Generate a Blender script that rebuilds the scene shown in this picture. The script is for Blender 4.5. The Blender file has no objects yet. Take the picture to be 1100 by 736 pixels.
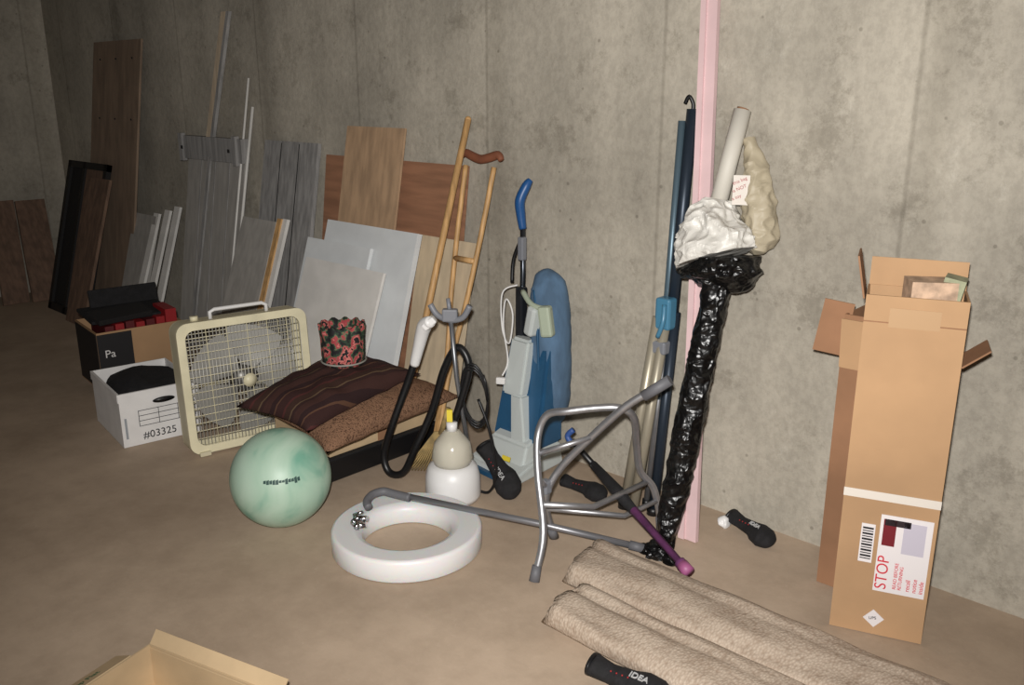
import bpy, bmesh, math, random
from mathutils import Vector, Matrix, noise
random.seed(7)
V=Vector
COL=bpy.context.scene.collection
# ------------------------------------------------------------------ materials
def lin(c):
    o=[]
    for x in c:
        x=max(0,min(255,x))/255.
        o.append(x/12.92 if x<=.04045 else ((x+.055)/1.055)**2.4)
    return (*o,1)
MATS={}
def M(name,col,rough=.6,metal=0,var=.0,scale=8,stretch=(1,1,1),bump=0,bscale=None,col2=None,lo=.35,hi=.65,spec=.5,trans=0,detail=6,sss=0):
    if name in MATS: return MATS[name]
    m=bpy.data.materials.new(name); m.use_nodes=True
    nt=m.node_tree; b=nt.nodes['Principled BSDF']
    b.inputs['Roughness'].default_value=rough; b.inputs['Metallic'].default_value=metal
    b.inputs['Specular IOR Level'].default_value=spec
    if trans: b.inputs['Transmission Weight'].default_value=trans
    if sss: b.inputs['Subsurface Weight'].default_value=sss; b.inputs['Subsurface Scale'].default_value=.03
    b.inputs['Base Color'].default_value=lin(col)
    if var or col2 or bump:
        tc=nt.nodes.new('ShaderNodeTexCoord'); mp=nt.nodes.new('ShaderNodeMapping'); mp.inputs['Scale'].default_value=stretch
        nt.links.new(tc.outputs['Object'],mp.inputs['Vector'])
        nz=nt.nodes.new('ShaderNodeTexNoise'); nz.inputs['Scale'].default_value=scale; nz.inputs['Detail'].default_value=detail
        nt.links.new(mp.outputs[0],nz.inputs['Vector'])
        if var or col2:
            cr=nt.nodes.new('ShaderNodeValToRGB')
            c1=lin([x*(1-var) for x in col]); c2=lin(col2) if col2 else lin([x*(1+var) for x in col])
            cr.color_ramp.elements[0].position=lo; cr.color_ramp.elements[1].position=hi
            cr.color_ramp.elements[0].color=c1; cr.color_ramp.elements[1].color=c2
            nt.links.new(nz.outputs['Fac'],cr.inputs[0]); nt.links.new(cr.outputs[0],b.inputs['Base Color'])
        if bump:
            n2=nt.nodes.new('ShaderNodeTexNoise'); n2.inputs['Scale'].default_value=bscale or scale*3; n2.inputs['Detail'].default_value=5
            nt.links.new(mp.outputs[0],n2.inputs['Vector'])
            bp=nt.nodes.new('ShaderNodeBump'); bp.inputs['Strength'].default_value=bump; bp.inputs['Distance'].default_value=.01
            nt.links.new(n2.outputs['Fac'],bp.inputs['Height']); nt.links.new(bp.outputs[0],b.inputs['Normal'])
    MATS[name]=m; return m
def nodes(m): return m.node_tree.nodes,m.node_tree.links
def film(name,col,rough,scale,bump=1.0,spec=.5,dist=.02,fine=.25):
    m=bpy.data.materials.new(name); m.use_nodes=True; N,L=nodes(m); b=N['Principled BSDF']; b.inputs['Roughness'].default_value=rough; b.inputs['Specular IOR Level'].default_value=spec
    b.inputs['Base Color'].default_value=lin(col)
    tc=N.new('ShaderNodeTexCoord'); n=N.new('ShaderNodeTexNoise'); n.inputs['Scale'].default_value=scale*.5; n.inputs['Detail'].default_value=3; L.new(tc.outputs['Object'],n.inputs['Vector'])
    mx=N.new('ShaderNodeMix'); mx.data_type='RGBA'; mx.inputs['Factor'].default_value=.12; L.new(tc.outputs['Object'],mx.inputs['A']); L.new(n.outputs['Color'],mx.inputs['B'])
    v=N.new('ShaderNodeTexVoronoi'); v.feature='F1'; v.distance='MANHATTAN'; v.inputs['Scale'].default_value=scale; L.new(mx.outputs['Result'],v.inputs['Vector'])
    v2=N.new('ShaderNodeTexVoronoi'); v2.inputs['Scale'].default_value=scale*2.7; L.new(mx.outputs['Result'],v2.inputs['Vector'])
    ad=N.new('ShaderNodeMath'); ad.operation='MULTIPLY_ADD'; L.new(v2.outputs['Distance'],ad.inputs[0]); ad.inputs[1].default_value=fine; L.new(v.outputs['Distance'],ad.inputs[2])
    bp=N.new('ShaderNodeBump'); bp.inputs['Strength'].default_value=bump; bp.inputs['Distance'].default_value=dist; L.new(ad.outputs[0],bp.inputs['Height']); L.new(bp.outputs[0],b.inputs['Normal'])
    return m

def concrete_wall():
    m=bpy.data.materials.new('concrete_wall'); m.use_nodes=True; N,L=nodes(m); b=N['Principled BSDF']; b.inputs['Roughness'].default_value=.9; b.inputs['Specular IOR Level'].default_value=.2
    tc=N.new('ShaderNodeTexCoord')
    def nz(s,d,st=(1,1,1),r=.6):
        mp=N.new('ShaderNodeMapping'); mp.inputs['Scale'].default_value=st; L.new(tc.outputs['Object'],mp.inputs[0])
        n=N.new('ShaderNodeTexNoise'); n.inputs['Scale'].default_value=s; n.inputs['Detail'].default_value=d; n.inputs['Roughness'].default_value=r; L.new(mp.outputs[0],n.inputs['Vector']); return n.outputs['Fac']
    def ramp(i,a,ca,b_,cb):
        r=N.new('ShaderNodeValToRGB'); r.color_ramp.elements[0].position=a; r.color_ramp.elements[1].position=b_
        r.color_ramp.elements[0].color=ca; r.color_ramp.elements[1].color=cb; L.new(i,r.inputs[0]); return r.outputs[0]
    def mix(f,a,c,t='MIX',fv=None):
        x=N.new('ShaderNodeMix'); x.data_type='RGBA'; x.blend_type=t
        if fv is None: L.new(f,x.inputs['Factor'])
        else: x.inputs['Factor'].default_value=fv
        L.new(a,x.inputs['A']); L.new(c,x.inputs['B']); return x.outputs['Result']
    base=ramp(nz(1.3,8),.36,lin((160,154,142)),.64,lin((188,181,167)))
    st=ramp(nz(3,8,(1.2,1.2,.35)),.38,(.76,.75,.74,1),.60,(1.04,1.03,1.02,1))
    c=mix(None,base,st,'MULTIPLY',.6)
    fine=ramp(nz(30,10,(1,1,.8),.75),.42,(.76,.75,.74,1),.56,(1.04,1.04,1.03,1))
    c=mix(None,c,fine,'MULTIPLY',.5)
    bl=ramp(nz(4.0,12,(1,1,1),.82),.54,(1,1,1,1),.61,(.68,.67,.65,1))
    c=mix(None,c,bl,'MULTIPLY',.65)
    lt=ramp(nz(2.3,12,(1,1,.7),.85),.58,(0,0,0,1),.68,(.11,.11,.10,1))
    c=mix(None,c,lt,'ADD',.8)
    vo=N.new('ShaderNodeTexVoronoi'); vo.inputs['Scale'].default_value=9; L.new(tc.outputs['Object'],vo.inputs['Vector'])
    bh=ramp(vo.outputs['Distance'],.05,(.45,.44,.42,1),.075,(1,1,1,1)); c=mix(None,c,bh,'MULTIPLY',.55)
    # formwork panel joints
    sx=N.new('ShaderNodeSeparateXYZ'); L.new(tc.outputs['Object'],sx.inputs[0])
    ad=N.new('ShaderNodeMath'); ad.operation='ADD'; L.new(sx.outputs['X'],ad.inputs[0]); L.new(sx.outputs['Y'],ad.inputs[1])
    a0=N.new('ShaderNodeMath'); a0.operation='ADD'; L.new(ad.outputs[0],a0.inputs[0]); a0.inputs[1].default_value=5.0
    def joint(off,per,w,dk,f,c):
        a1=N.new('ShaderNodeMath'); a1.operation='ADD'; L.new(a0.outputs[0],a1.inputs[0]); a1.inputs[1].default_value=-off+per*10
        dv=N.new('ShaderNodeMath'); dv.operation='DIVIDE'; L.new(a1.outputs[0],dv.inputs[0]); dv.inputs[1].default_value=per
        pp=N.new('ShaderNodeMath'); pp.operation='PINGPONG'; L.new(dv.outputs[0],pp.inputs[0]); pp.inputs[1].default_value=.5
        return mix(None,c,ramp(pp.outputs[0],w,(dk,dk*.99,dk*.97,1),w*4,(1,1,1,1)),'MULTIPLY',f)
    c=joint(6.60,.915,.003,.68,.7,c)
    c=joint(6.66,1.83,.010,.80,.6,c)
    L.new(c,b.inputs['Base Color'])
    bp=N.new('ShaderNodeBump'); bp.inputs['Strength'].default_value=.35; bp.inputs['Distance'].default_value=.01; L.new(nz(30,8),bp.inputs['Height']); L.new(bp.outputs[0],b.inputs['Normal'])
    return m
def concrete_floor():
    m=bpy.data.materials.new('concrete_floor'); m.use_nodes=True; N,L=nodes(m); b=N['Principled BSDF']; b.inputs['Roughness'].default_value=.7; b.inputs['Specular IOR Level'].default_value=.25
    tc=N.new('ShaderNodeTexCoord')
    def nz(s,d,r=.55):
        n=N.new('ShaderNodeTexNoise'); n.inputs['Scale'].default_value=s; n.inputs['Detail'].default_value=d; n.inputs['Roughness'].default_value=r; L.new(tc.outputs['Object'],n.inputs['Vector']); return n.outputs['Fac']
    def ramp(i,a,ca,b_,cb):
        r=N.new('ShaderNodeValToRGB'); r.color_ramp.elements[0].position=a; r.color_ramp.elements[1].position=b_
        r.color_ramp.elements[0].color=ca; r.color_ramp.elements[1].color=cb; L.new(i,r.inputs[0]); return r.outputs[0]
    a=ramp(nz(1.1,7),.35,lin((166,147,127)),.65,lin((190,170,149)))
    f=ramp(nz(5,10,.7),.38,(.86,.85,.84,1),.6,(1.04,1.04,1.04,1))
    x=N.new('ShaderNodeMix'); x.data_type='RGBA'; x.blend_type='MULTIPLY'; x.inputs['Factor'].default_value=.8; L.new(a,x.inputs['A']); L.new(f,x.inputs['B'])
    g=ramp(nz(45,6,.8),.60,(0,0,0,1),.74,(.09,.09,.085,1))
    y=N.new('ShaderNodeMix'); y.data_type='RGBA'; y.blend_type='ADD'; y.inputs['Factor'].default_value=.7; L.new(x.outputs['Result'],y.inputs['A']); L.new(g,y.inputs['B'])
    L.new(y.outputs['Result'],b.inputs['Base Color'])
    bp=N.new('ShaderNodeBump'); bp.inputs['Strength'].default_value=.12; bp.inputs['Distance'].default_value=.01; L.new(nz(22,6),bp.inputs['Height']); L.new(bp.outputs[0],b.inputs['Normal'])
    return m
WALL=concrete_wall(); FLOOR=concrete_floor()

def stripes(name,cols,scale,axis='X',rough=.9,bump=.3):
    m=bpy.data.materials.new(name); m.use_nodes=True; N,L=nodes(m); b=N['Principled BSDF']; b.inputs['Roughness'].default_value=rough; b.inputs['Specular IOR Level'].default_value=.2
    tc=N.new('ShaderNodeTexCoord'); s=N.new('ShaderNodeSeparateXYZ'); L.new(tc.outputs['Object'],s.inputs[0])
    mu=N.new('ShaderNodeMath'); mu.operation='MULTIPLY'; mu.inputs[1].default_value=scale; L.new(s.outputs[axis],mu.inputs[0])
    fr=N.new('ShaderNodeMath'); fr.operation='FRACT'; L.new(mu.outputs[0],fr.inputs[0])
    r=N.new('ShaderNodeValToRGB'); r.color_ramp.interpolation='CONSTANT'
    while len(r.color_ramp.elements)<len(cols): r.color_ramp.elements.new(.5)
    for i,(p,c) in enumerate(cols): r.color_ramp.elements[i].position=p; r.color_ramp.elements[i].color=lin(c)
    L.new(fr.outputs[0],r.inputs[0]); L.new(r.outputs[0],b.inputs['Base Color'])
    n=N.new('ShaderNodeTexNoise'); n.inputs['Scale'].default_value=150; L.new(tc.outputs['Object'],n.inputs['Vector'])
    bp=N.new('ShaderNodeBump'); bp.inputs['Strength'].default_value=bump; bp.inputs['Distance'].default_value=.005; L.new(n.outputs['Fac'],bp.inputs['Height']); L.new(bp.outputs[0],b.inputs['Normal'])
    return m
def weave(name,c1,c2,scale,rough=.95,bump=.6):
    m=bpy.data.materials.new(name); m.use_nodes=True; N,L=nodes(m); b=N['Principled BSDF']; b.inputs['Roughness'].default_value=rough; b.inputs['Specular IOR Level'].default_value=.1
    tc=N.new('ShaderNodeTexCoord'); v=N.new('ShaderNodeTexVoronoi'); v.inputs['Scale'].default_value=scale; L.new(tc.outputs['Object'],v.inputs['Vector'])
    n=N.new('ShaderNodeTexNoise'); n.inputs['Scale'].default_value=scale*.35; n.inputs['Detail'].default_value=8; L.new(tc.outputs['Object'],n.inputs['Vector'])
    ad=N.new('ShaderNodeMath'); ad.operation='ADD'; L.new(v.outputs['Distance'],ad.inputs[0]); L.new(n.outputs['Fac'],ad.inputs[1])
    r=N.new('ShaderNodeValToRGB'); r.color_ramp.elements[0].position=.6; r.color_ramp.elements[1].position=1.15; r.color_ramp.elements[0].color=lin(c1); r.color_ramp.elements[1].color=lin(c2)
    L.new(ad.outputs[0],r.inputs[0]); L.new(r.outputs[0],b.inputs['Base Color'])
    bp=N.new('ShaderNodeBump'); bp.inputs['Strength'].default_value=bump; bp.inputs['Distance'].default_value=.006; L.new(ad.outputs[0],bp.inputs['Height']); L.new(bp.outputs[0],b.inputs['Normal'])
    return m
def cells(name,cols,scale):
    m=bpy.data.materials.new(name); m.use_nodes=True; N,L=nodes(m); b=N['Principled BSDF']; b.inputs['Roughness'].default_value=.8
    tc=N.new('ShaderNodeTexCoord'); n=N.new('ShaderNodeTexNoise'); n.inputs['Scale'].default_value=scale; n.inputs['Detail'].default_value=3; L.new(tc.outputs['Object'],n.inputs['Vector'])
    r=N.new('ShaderNodeValToRGB'); r.color_ramp.interpolation='CONSTANT'
    while len(r.color_ramp.elements)<len(cols): r.color_ramp.elements.new(.5)
    for i,(p,c) in enumerate(cols): r.color_ramp.elements[i].position=p; r.color_ramp.elements[i].color=lin(c)
    L.new(n.outputs['Fac'],r.inputs[0]); L.new(r.outputs[0],b.inputs['Base Color']); return m

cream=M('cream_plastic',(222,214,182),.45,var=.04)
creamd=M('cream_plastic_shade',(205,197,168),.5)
steelw=M('fan_grille_metal',(195,193,186),.4,.3)
white=M('white_plastic',(224,223,222),.4)
whiteb=M('white_cardboard',(222,220,218),.8,var=.03)
black=M('black_plastic',(18,18,20),.4)
blackm=M('black_fabric',(20,19,21),.85,var=.3,scale=30,bump=.3)
dark=M('dark_interior',(24,22,22),.9)
card=M('cardboard',(172,138,104),.85,var=.05,scale=3,stretch=(1,1,1),spec=.2)
cardd=M('cardboard_inner',(142,106,80),.9,var=.07,scale=4,spec=.2)
cardl=M('cardboard_light',(188,164,130),.9,var=.06,scale=4,spec=.2)
alu=M('brushed_aluminium',(172,172,175),.4,.8,var=.05,scale=20)
chrome=M('chrome',(200,200,205),.18,1)
greyr=M('grey_rubber',(98,98,102),.6)
red=M('red_plastic',(150,30,34),.5)
# ------------------------------------------------------------------ mesh builder
class B:
    def __init__(s,name): s.name=name; s.bm=bmesh.new(); s.mats=[]
    def mi(s,m):
        if m not in s.mats: s.mats.append(m)
        return s.mats.index(m)
    def add(s,bm2,m,smooth=False,mat=None):
        if mat is not None: bmesh.ops.transform(bm2,matrix=mat,verts=bm2.verts)
        i=s.mi(m)
        for f in bm2.faces: f.material_index=i; f.smooth=smooth
        me=bpy.data.meshes.new('t'); bm2.to_mesh(me); bm2.free(); s.bm.from_mesh(me); bpy.data.meshes.remove(me); return s
    def box(s,c,size,m,rot=None,bev=0,frame=None):
        b=bmesh.new(); bmesh.ops.create_cube(b,size=1)
        bmesh.ops.scale(b,vec=V(size),verts=b.verts)
        if bev: bmesh.ops.bevel(b,geom=b.edges[:],offset=bev,segments=2,affect='EDGES',profile=.5)
        T=Matrix.Translation(V(c)) @ (rot.to_4x4() if rot is not None else Matrix.Identity(4))
        if frame is not None: T=frame@T
        return s.add(b,m,False,T)
    def hexa(s,pts,m,bev=0):
        b=bmesh.new(); v=[b.verts.new(V(p)) for p in pts]
        for f in ((0,1,2,3),(7,6,5,4),(0,4,5,1),(1,5,6,2),(2,6,7,3),(3,7,4,0)): b.faces.new([v[i] for i in f])
        bmesh.ops.recalc_face_normals(b,faces=b.faces)
        if bev: bmesh.ops.bevel(b,geom=b.edges[:],offset=bev,segments=2,affect='EDGES')
        return s.add(b,m)
    def slab(s,tl,tr,br,bl,th,m,back=None,bev=0):
        tl,tr,br,bl=map(V,(tl,tr,br,bl)); n=(tr-tl).cross(bl-tl).normalized()
        if back is not None and n.dot(V(back))<0: n=-n
        return s.hexa([tl,tr,br,bl,tl+n*th,tr+n*th,br+n*th,bl+n*th],m,bev)
    def tube(s,pts,r,m,seg=12,sm=0,closed=False,frame=None,crinkle=0,cf=22,ridge=False,smooth=None):
        P=[V(p) for p in pts]; n=len(P); R=list(r) if hasattr(r,'__len__') else [r]*n
        if sm:
            Q=[];RR=[]
            for i in range(n-1 if not closed else n):
                if closed: a,b_,c,d=P[(i-1)%n],P[i],P[(i+1)%n],P[(i+2)%n]; r0,r1=R[i],R[(i+1)%n]
                else: a,b_,c,d=P[max(i-1,0)],P[i],P[i+1],P[min(i+2,n-1)]; r0,r1=R[i],R[i+1]
                for k in range(sm):
                    t=k/sm; Q.append(.5*((2*b_)+(c-a)*t+(2*a-5*b_+4*c-d)*t*t+(3*b_-a-3*c+d)*t**3)); RR.append(r0+(r1-r0)*t)
            if not closed: Q.append(P[-1]); RR.append(R[-1])
            P,R=Q,RR; n=len(P)
        b=bmesh.new(); rings=[]; up=None
        for i in range(n):
            if closed: t=(P[(i+1)%n]-P[i-1])
            else: t=P[min(i+1,n-1)]-P[max(i-1,0)]
            if t.length<1e-9: t=V((0,0,1))
            t.normalize()
            if up is None: up=t.orthogonal().normalized()
            else:
                up=up-t*up.dot(t)
                up=t.orthogonal().normalized() if up.length<1e-6 else up.normalized()
            w=t.cross(up); ring=[]
            for k in range(seg):
                a=2*math.pi*k/seg; d=up*math.cos(a)+w*math.sin(a); rr=R[i]
                if crinkle:
                    q=P[i]+d*rr
                    if ridge: rr+=crinkle*(.9-2.2*abs(noise.noise(q*cf))-1.2*abs(noise.noise(q*cf*2.3+V((3,1,2))))+.6*noise.noise(q*cf*.5))
                    else: rr+=crinkle*(noise.noise(q*cf)+.7*noise.noise(q*cf*2.2)+.4*abs(noise.noise(q*cf*4)))
                ring.append(b.verts.new(P[i]+d*rr))
            rings.append(ring)
        for i in range(n if closed else n-1):
            A,Bq=rings[i],rings[(i+1)%n]
            for k in range(seg): b.faces.new((A[k],A[(k+1)%seg],Bq[(k+1)%seg],Bq[k]))
        if not closed: b.faces.new(rings[0][::-1]); b.faces.new(rings[-1])
        bmesh.ops.recalc_face_normals(b,faces=b.faces)
        return s.add(b,m,(not ridge) if smooth is None else smooth,frame)
    def cyl(s,a,b_,r,m,seg=20,r2=None,frame=None):
        s.tube([a,b_],[r,r if r2 is None else r2],m,seg,frame=frame)
        for f in list(s.bm.faces)[-2:]: f.smooth=False
        return s
    def lathe(s,prof,m,c=(0,0,0),seg=40,frame=None,closed=False,ruf=None,flat=False):
        b=bmesh.new(); rings=[]
        for (r,z) in prof:
            ring=[]
            for k in range(seg):
                a=2*math.pi*k/seg; q=V((r*math.cos(a),r*math.sin(a),z))
                if ruf: q=ruf(q,a)
                ring.append(b.verts.new(q+V(c)))
            rings.append(ring)
        n=len(rings)
        for i in range(n if closed else n-1):
            A,C=rings[i],rings[(i+1)%n]
            for k in range(seg): b.faces.new((A[k],A[(k+1)%seg],C[(k+1)%seg],C[k]))
        if not closed:
            if prof[0][0]>1e-4: b.faces.new(rings[0][::-1])
            if prof[-1][0]>1e-4: b.faces.new(rings[-1])
        bmesh.ops.remove_doubles(b,verts=b.verts,dist=1e-5); bmesh.ops.recalc_face_normals(b,faces=b.faces)
        return s.add(b,m,not flat,frame)
    def ball(s,c,sc,m,rot=None,sub=3,fn=None,frame=None):
        b=bmesh.new(); bmesh.ops.create_icosphere(b,subdivisions=sub,radius=1)
        for v in b.verts:
            v.co=V((v.co.x*sc[0],v.co.y*sc[1],v.co.z*sc[2]))
            if fn: v.co=fn(v.co)
        T=Matrix.Translation(V(c)) @ (rot.to_4x4() if rot is not None else Matrix.Identity(4))
        if frame is not None: T=frame@T
        return s.add(b,m,True,T)
    def pillow(s,cs,top,bot,m,n=26,wr=.006):
        c=[V(p) for p in cs]; b=bmesh.new()
        def P(u,v,sg,h):
            uu=u-.5; vv=v-.5
            k=1-.10*(1-(2*abs(uu))**2)*(2*abs(vv))**3; l=1-.10*(1-(2*abs(vv))**2)*(2*abs(uu))**3
            u2=.5+uu*l; v2=.5+vv*k
            p=(c[0]*(1-u2)+c[1]*u2)*(1-v2)+(c[3]*(1-u2)+c[2]*u2)*v2
            e=max(0,(1-(2*abs(uu))**2.6)*(1-(2*abs(vv))**2.6))**.5
            w=wr*noise.noise(p*14)*e*2
            return p+V((0,0,sg*h*e+w))
        g={}
        for sg,h in ((1,top),(-1,bot)):
            for i in range(n+1):
                for j in range(n+1):
                    ed=i in(0,n) or j in(0,n)
                    if ed and sg<0: g[sg,i,j]=g[1,i,j]; continue
                    g[sg,i,j]=b.verts.new(P(i/n,j/n,sg,h))
            for i in range(n):
                for j in range(n):
                    b.faces.new((g[sg,i,j],g[sg,i+1,j],g[sg,i+1,j+1],g[sg,i,j+1]))
        bmesh.ops.recalc_face_normals(b,faces=b.faces)
        return s.add(b,m,True)
    def text(s,body,frame,size,m,ext=.0005):
        cu=bpy.data.curves.new('t','FONT'); cu.body=body; cu.size=size; cu.extrude=ext
        o=bpy.data.objects.new('t',cu); COL.objects.link(o)
        me=bpy.data.meshes.new_from_object(o.evaluated_get(bpy.context.evaluated_depsgraph_get()))
        b=bmesh.new(); b.from_mesh(me); bpy.data.objects.remove(o); bpy.data.meshes.remove(me); bpy.data.curves.remove(cu)
        return s.add(b,m,False,frame)
    def done(s,bevel=0):
        vs=[v.co for v in s.bm.verts]
        mn=V((min(v.x for v in vs),min(v.y for v in vs),min(v.z for v in vs))); mx=V((max(v.x for v in vs),max(v.y for v in vs),max(v.z for v in vs)))
        o=V(((mn.x+mx.x)/2,(mn.y+mx.y)/2,mn.z))
        bmesh.ops.translate(s.bm,vec=-o,verts=s.bm.verts)
        me=bpy.data.meshes.new(s.name); s.bm.to_mesh(me); s.bm.free()
        for m in s.mats: me.materials.append(m)
        ob=bpy.data.objects.new(s.name,me); ob.location=o; COL.objects.link(ob); return ob
def frame(o,u,back,up=(0,0,1)):
    u,back,up=V(u).normalized(),V(back).normalized(),V(up).normalized()
    return Matrix(((u.x,back.x,up.x,o[0]),(u.y,back.y,up.y,o[1]),(u.z,back.z,up.z,o[2]),(0,0,0,1)))
def RZ(a): return Matrix.Rotation(math.radians(a),3,'Z')
def RX(a): return Matrix.Rotation(math.radians(a),3,'X')
def RY(a): return Matrix.Rotation(math.radians(a),3,'Y')
def tframe(fr,x,y,z,rot=0):
    T=Matrix(((1,0,0,x),(0,0,-1,y),(0,1,0,z),(0,0,0,1)))
    return fr@T@Matrix.Rotation(math.radians(rot),4,'Z')

# ------------------------------------------------------------------ room
def room(name,c,size,m):
    B(name).box(c,size,m).done()
room('floor',(5,-3.5,-.05),(10.4,7.4,.1),FLOOR)
room('wall_back',(5,.1,1.35),(10.4,.2,2.7),WALL)
room('wall_left',(-.1,-3.5,1.35),(.2,7,2.7),WALL)
room('ceiling',(5,-3.5,2.75),(10.4,7.4,.1),M('ceiling_boards',(120,105,85),.9,var=.1,scale=3))

# ------------------------------------------------------------------ leaning boards
oldwood=M('old_brown_wood',(116,92,76),.8,var=.12,scale=3,stretch=(10,10,1),bump=.1)
plyd=M('dark_plywood',(136,116,98),.8,var=.08,scale=3,stretch=(6,6,1))
brownply=M('brown_plywood',(150,108,82),.7,var=.08,scale=3,stretch=(1,1,9))
lightply=M('light_plywood',(176,146,116),.7,var=.08,scale=3,stretch=(9,9,1))
greyw=M('grey_weathered_wood',(144,142,140),.85,var=.10,scale=3,stretch=(14,14,1),bump=.15)
greyp=M('grey_painted_wood',(162,158,152),.8,var=.05,scale=3,stretch=(10,10,1))
tanp=M('tan_panel',(200,182,154),.75,var=.05,scale=3,stretch=(8,8,1))
bluew=M('pale_foam_board',(214,217,218),.7,var=.02)
grw=M('white_panel_board',(218,215,210),.7,var=.03)
blond=M('blond_wood',(190,150,100),.55,var=.10,scale=4,stretch=(14,14,1))
pinef=M('pine_strip',(196,178,154),.7,var=.07,scale=4,stretch=(12,12,1))
def lean(name,x0,x1,zt,yt,yb,th,m,xb0=None,xb1=None,zt1=None):
    xb0=x0 if xb0 is None else xb0; xb1=xb0+(x1-x0) if xb1 is None else xb1
    b=B(name); b.slab((x0,-yt,zt),(x1,-yt,zt if zt1 is None else zt1),(xb1,-yb,.002),(xb0,-yb,.002),th,m,back=(0,1,0)); return b
for i,(ya,yb,xb,h) in enumerate([(-.62,-.43,.36,.76),(-.42,-.2,.40,.75)]):
    b=B('wood_plank'); b.slab((.05,ya,h),(.05,yb,h),(xb,yb-.09,.003),(xb,ya-.09,.003),.025,oldwood,back=(-1,0,0)); b.done()
b=lean('plywood_sheet',.96,1.70,1.92,.035,.30,.015,plyd,xb0=.88)
for (x,z) in ((1.1,1.8),(1.35,1.8),(1.6,1.8),(1.1,1.4),(1.35,1.4),(1.6,1.4)): b.box((x-.02,-.036-.265*(1-z/1.92)-.002,z),(.012,.004,.012),dark)
b.done()
b=B('framed_cabinet_door')
def fp(x,t,off=0):
    z=1.09*t; return V((x,-(.50-.30*t)-off,z))
blk=M('black_painted_wood',(22,20,20),.6)
for (x0,x1,t0,t1) in ((.66,.71,0,1),(1.28,1.33,0,1),(.66,1.33,.955,1),(.66,1.33,.0,.05),(.93,.97,0,1)):
    b.slab(fp(x0,t1),fp(x1,t1),fp(x1,t0+.002),fp(x0,t0+.002),.035,blk,back=(0,1,0))
b.slab(fp(.70,.96,-.02),fp(.94,.96,-.02),fp(.94,.04,-.02),fp(.70,.04,-.02),.008,dark,back=(0,1,0))
b.slab(fp(.96,.96,-.015),fp(1.30,.96,-.015),fp(1.30,.04,-.015),fp(.96,.04,-.015),.008,oldwood,back=(0,1,0))
b.done()
lean('wood_board',1.20,1.50,1.0,.27,.56,.02,oldwood,xb0=1.15).done()
lean('grey_panel_board',1.60,1.93,.78,.17,.40,.03,greyp).done()
for i,x in enumerate((1.88,2.0,2.10)):
    lean('trim_board',x,x+.07,.80+.03*i,.16-.02*i,.44-.02*i,.018,grw).done()
b=lean('grey_wood_panel',2.27,2.94,1.27,.06,.27,.02,greyp)
for k in range(1,4):
    x=2.27+.67*k/4; b.slab((x-.004,-.064,1.26),(x+.004,-.064,1.26),(x+.004,-.272,.01),(x-.004,-.272,.01),.003,greyw,back=(0,1,0))
b.box((2.61,-.09,1.25),(.74,.05,.14),greyw)
for x in (2.28,2.92): b.box((x,-.115,1.25),(.04,.03,.17),greyw)
for x in (2.32,2.88): b.box((x,-.141,1.25),(.02,.004,.02),dark)
b.done()
b=B('wood_strip'); b.slab((2.745,-.035,2.03),(2.80,-.035,2.03),(2.60,-.10,1.30),(2.55,-.10,1.30),.02,pinef,back=(0,1,0)); b.slab((2.80,-.035,2.03),(2.83,-.035,2.03),(2.63,-.10,1.30),(2.60,-.10,1.30),.02,greyw,back=(0,1,0)); b.slab((2.60,-.10,1.30),(2.63,-.10,1.30),(2.5,-.30,.01),(2.47,-.30,.01),.012,greyw,back=(0,1,0)); b.done()
b=B('metal_rod'); b.cyl((2.98,-.03,1.66),(2.90,-.30,.01),.007,grw,8); b.cyl((3.0,-.03,1.5),(2.95,-.30,.01),.009,grw,8); b.done()
b=lean('weathered_board',3.12,3.64,1.32,.04,.28,.022,greyw)
for k in (1,2): 
    x=3.12+.52*k/3; b.slab((x-.003,-.043,1.31),(x+.003,-.043,1.31),(x+.003,-.282,.01),(x-.003,-.282,.01),.003,dark,back=(0,1,0))
b.done()
b=lean('cabinet_panel',3.12,3.46,.90,.22,.54,.02,greyp); b.slab((3.46,-.21,.92),(3.50,-.21,.92),(3.50,-.53,.003),(3.46,-.53,.003),.03,blond,back=(0,1,0)); b.slab((3.50,-.20,.92),(3.54,-.20,.92),(3.54,-.52,.003),(3.50,-.52,.003),.02,grw,back=(0,1,0)); b.done()
lean('brown_plywood_sheet',3.70,4.78,1.265,.035,.20,.012,brownply).done()
lean('plywood_board',3.93,4.38,1.42,.06,.33,.012,lightply).done()
lean('foam_board',3.90,4.60,.955,.19,.47,.03,bluew).done()
lean('insulation_board',3.80,4.32,.86,.25,.53,.02,bluew).done()
lean('white_panel',3.88,4.50,.775,.32,.60,.016,grw).done()
lean('tan_panel',4.50,4.88,.93,.09,.27,.012,tanp).done()
b=B('wooden_pole'); b.tube([(4.73,-.46,.003),(4.80,-.05,1.47)],[.016,.015],blond,14); b.ball((4.80,-.05,1.47),(.015,.015,.015),blond,sub=2); b.done()
b=B('wooden_crutch')
base=V((4.88,-.37,.0)); top=V((4.88,-.05,1.31)); d=(top-base)
def cp(x,t): return base+d*t+V((x,0,0))
for sg in (-1,1):
    b.tube([cp(sg*.011,.02),cp(sg*.013,.30),cp(sg*.05,.52),cp(sg*.075,.75),cp(sg*.088,.97)],.012,blond,10,sm=6)
b.tube([cp(0,.0),cp(0,.32)],.013,blond,10); b.tube([cp(0,0),cp(0,.035)],.02,greyr,12)
b.tube([cp(-.065,.66),cp(.065,.66)],.013,blond,10)
rub=M('brown_rubber_pad',(130,78,54),.7,var=.08)
b.tube([cp(-.125,1.0),cp(-.10,1.01),cp(-.05,1.0),cp(0,.993),cp(.05,1.0),cp(.10,1.01),cp(.125,.995)],[.013,.019,.02,.02,.02,.019,.013],rub,12,sm=5); b.done()

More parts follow.
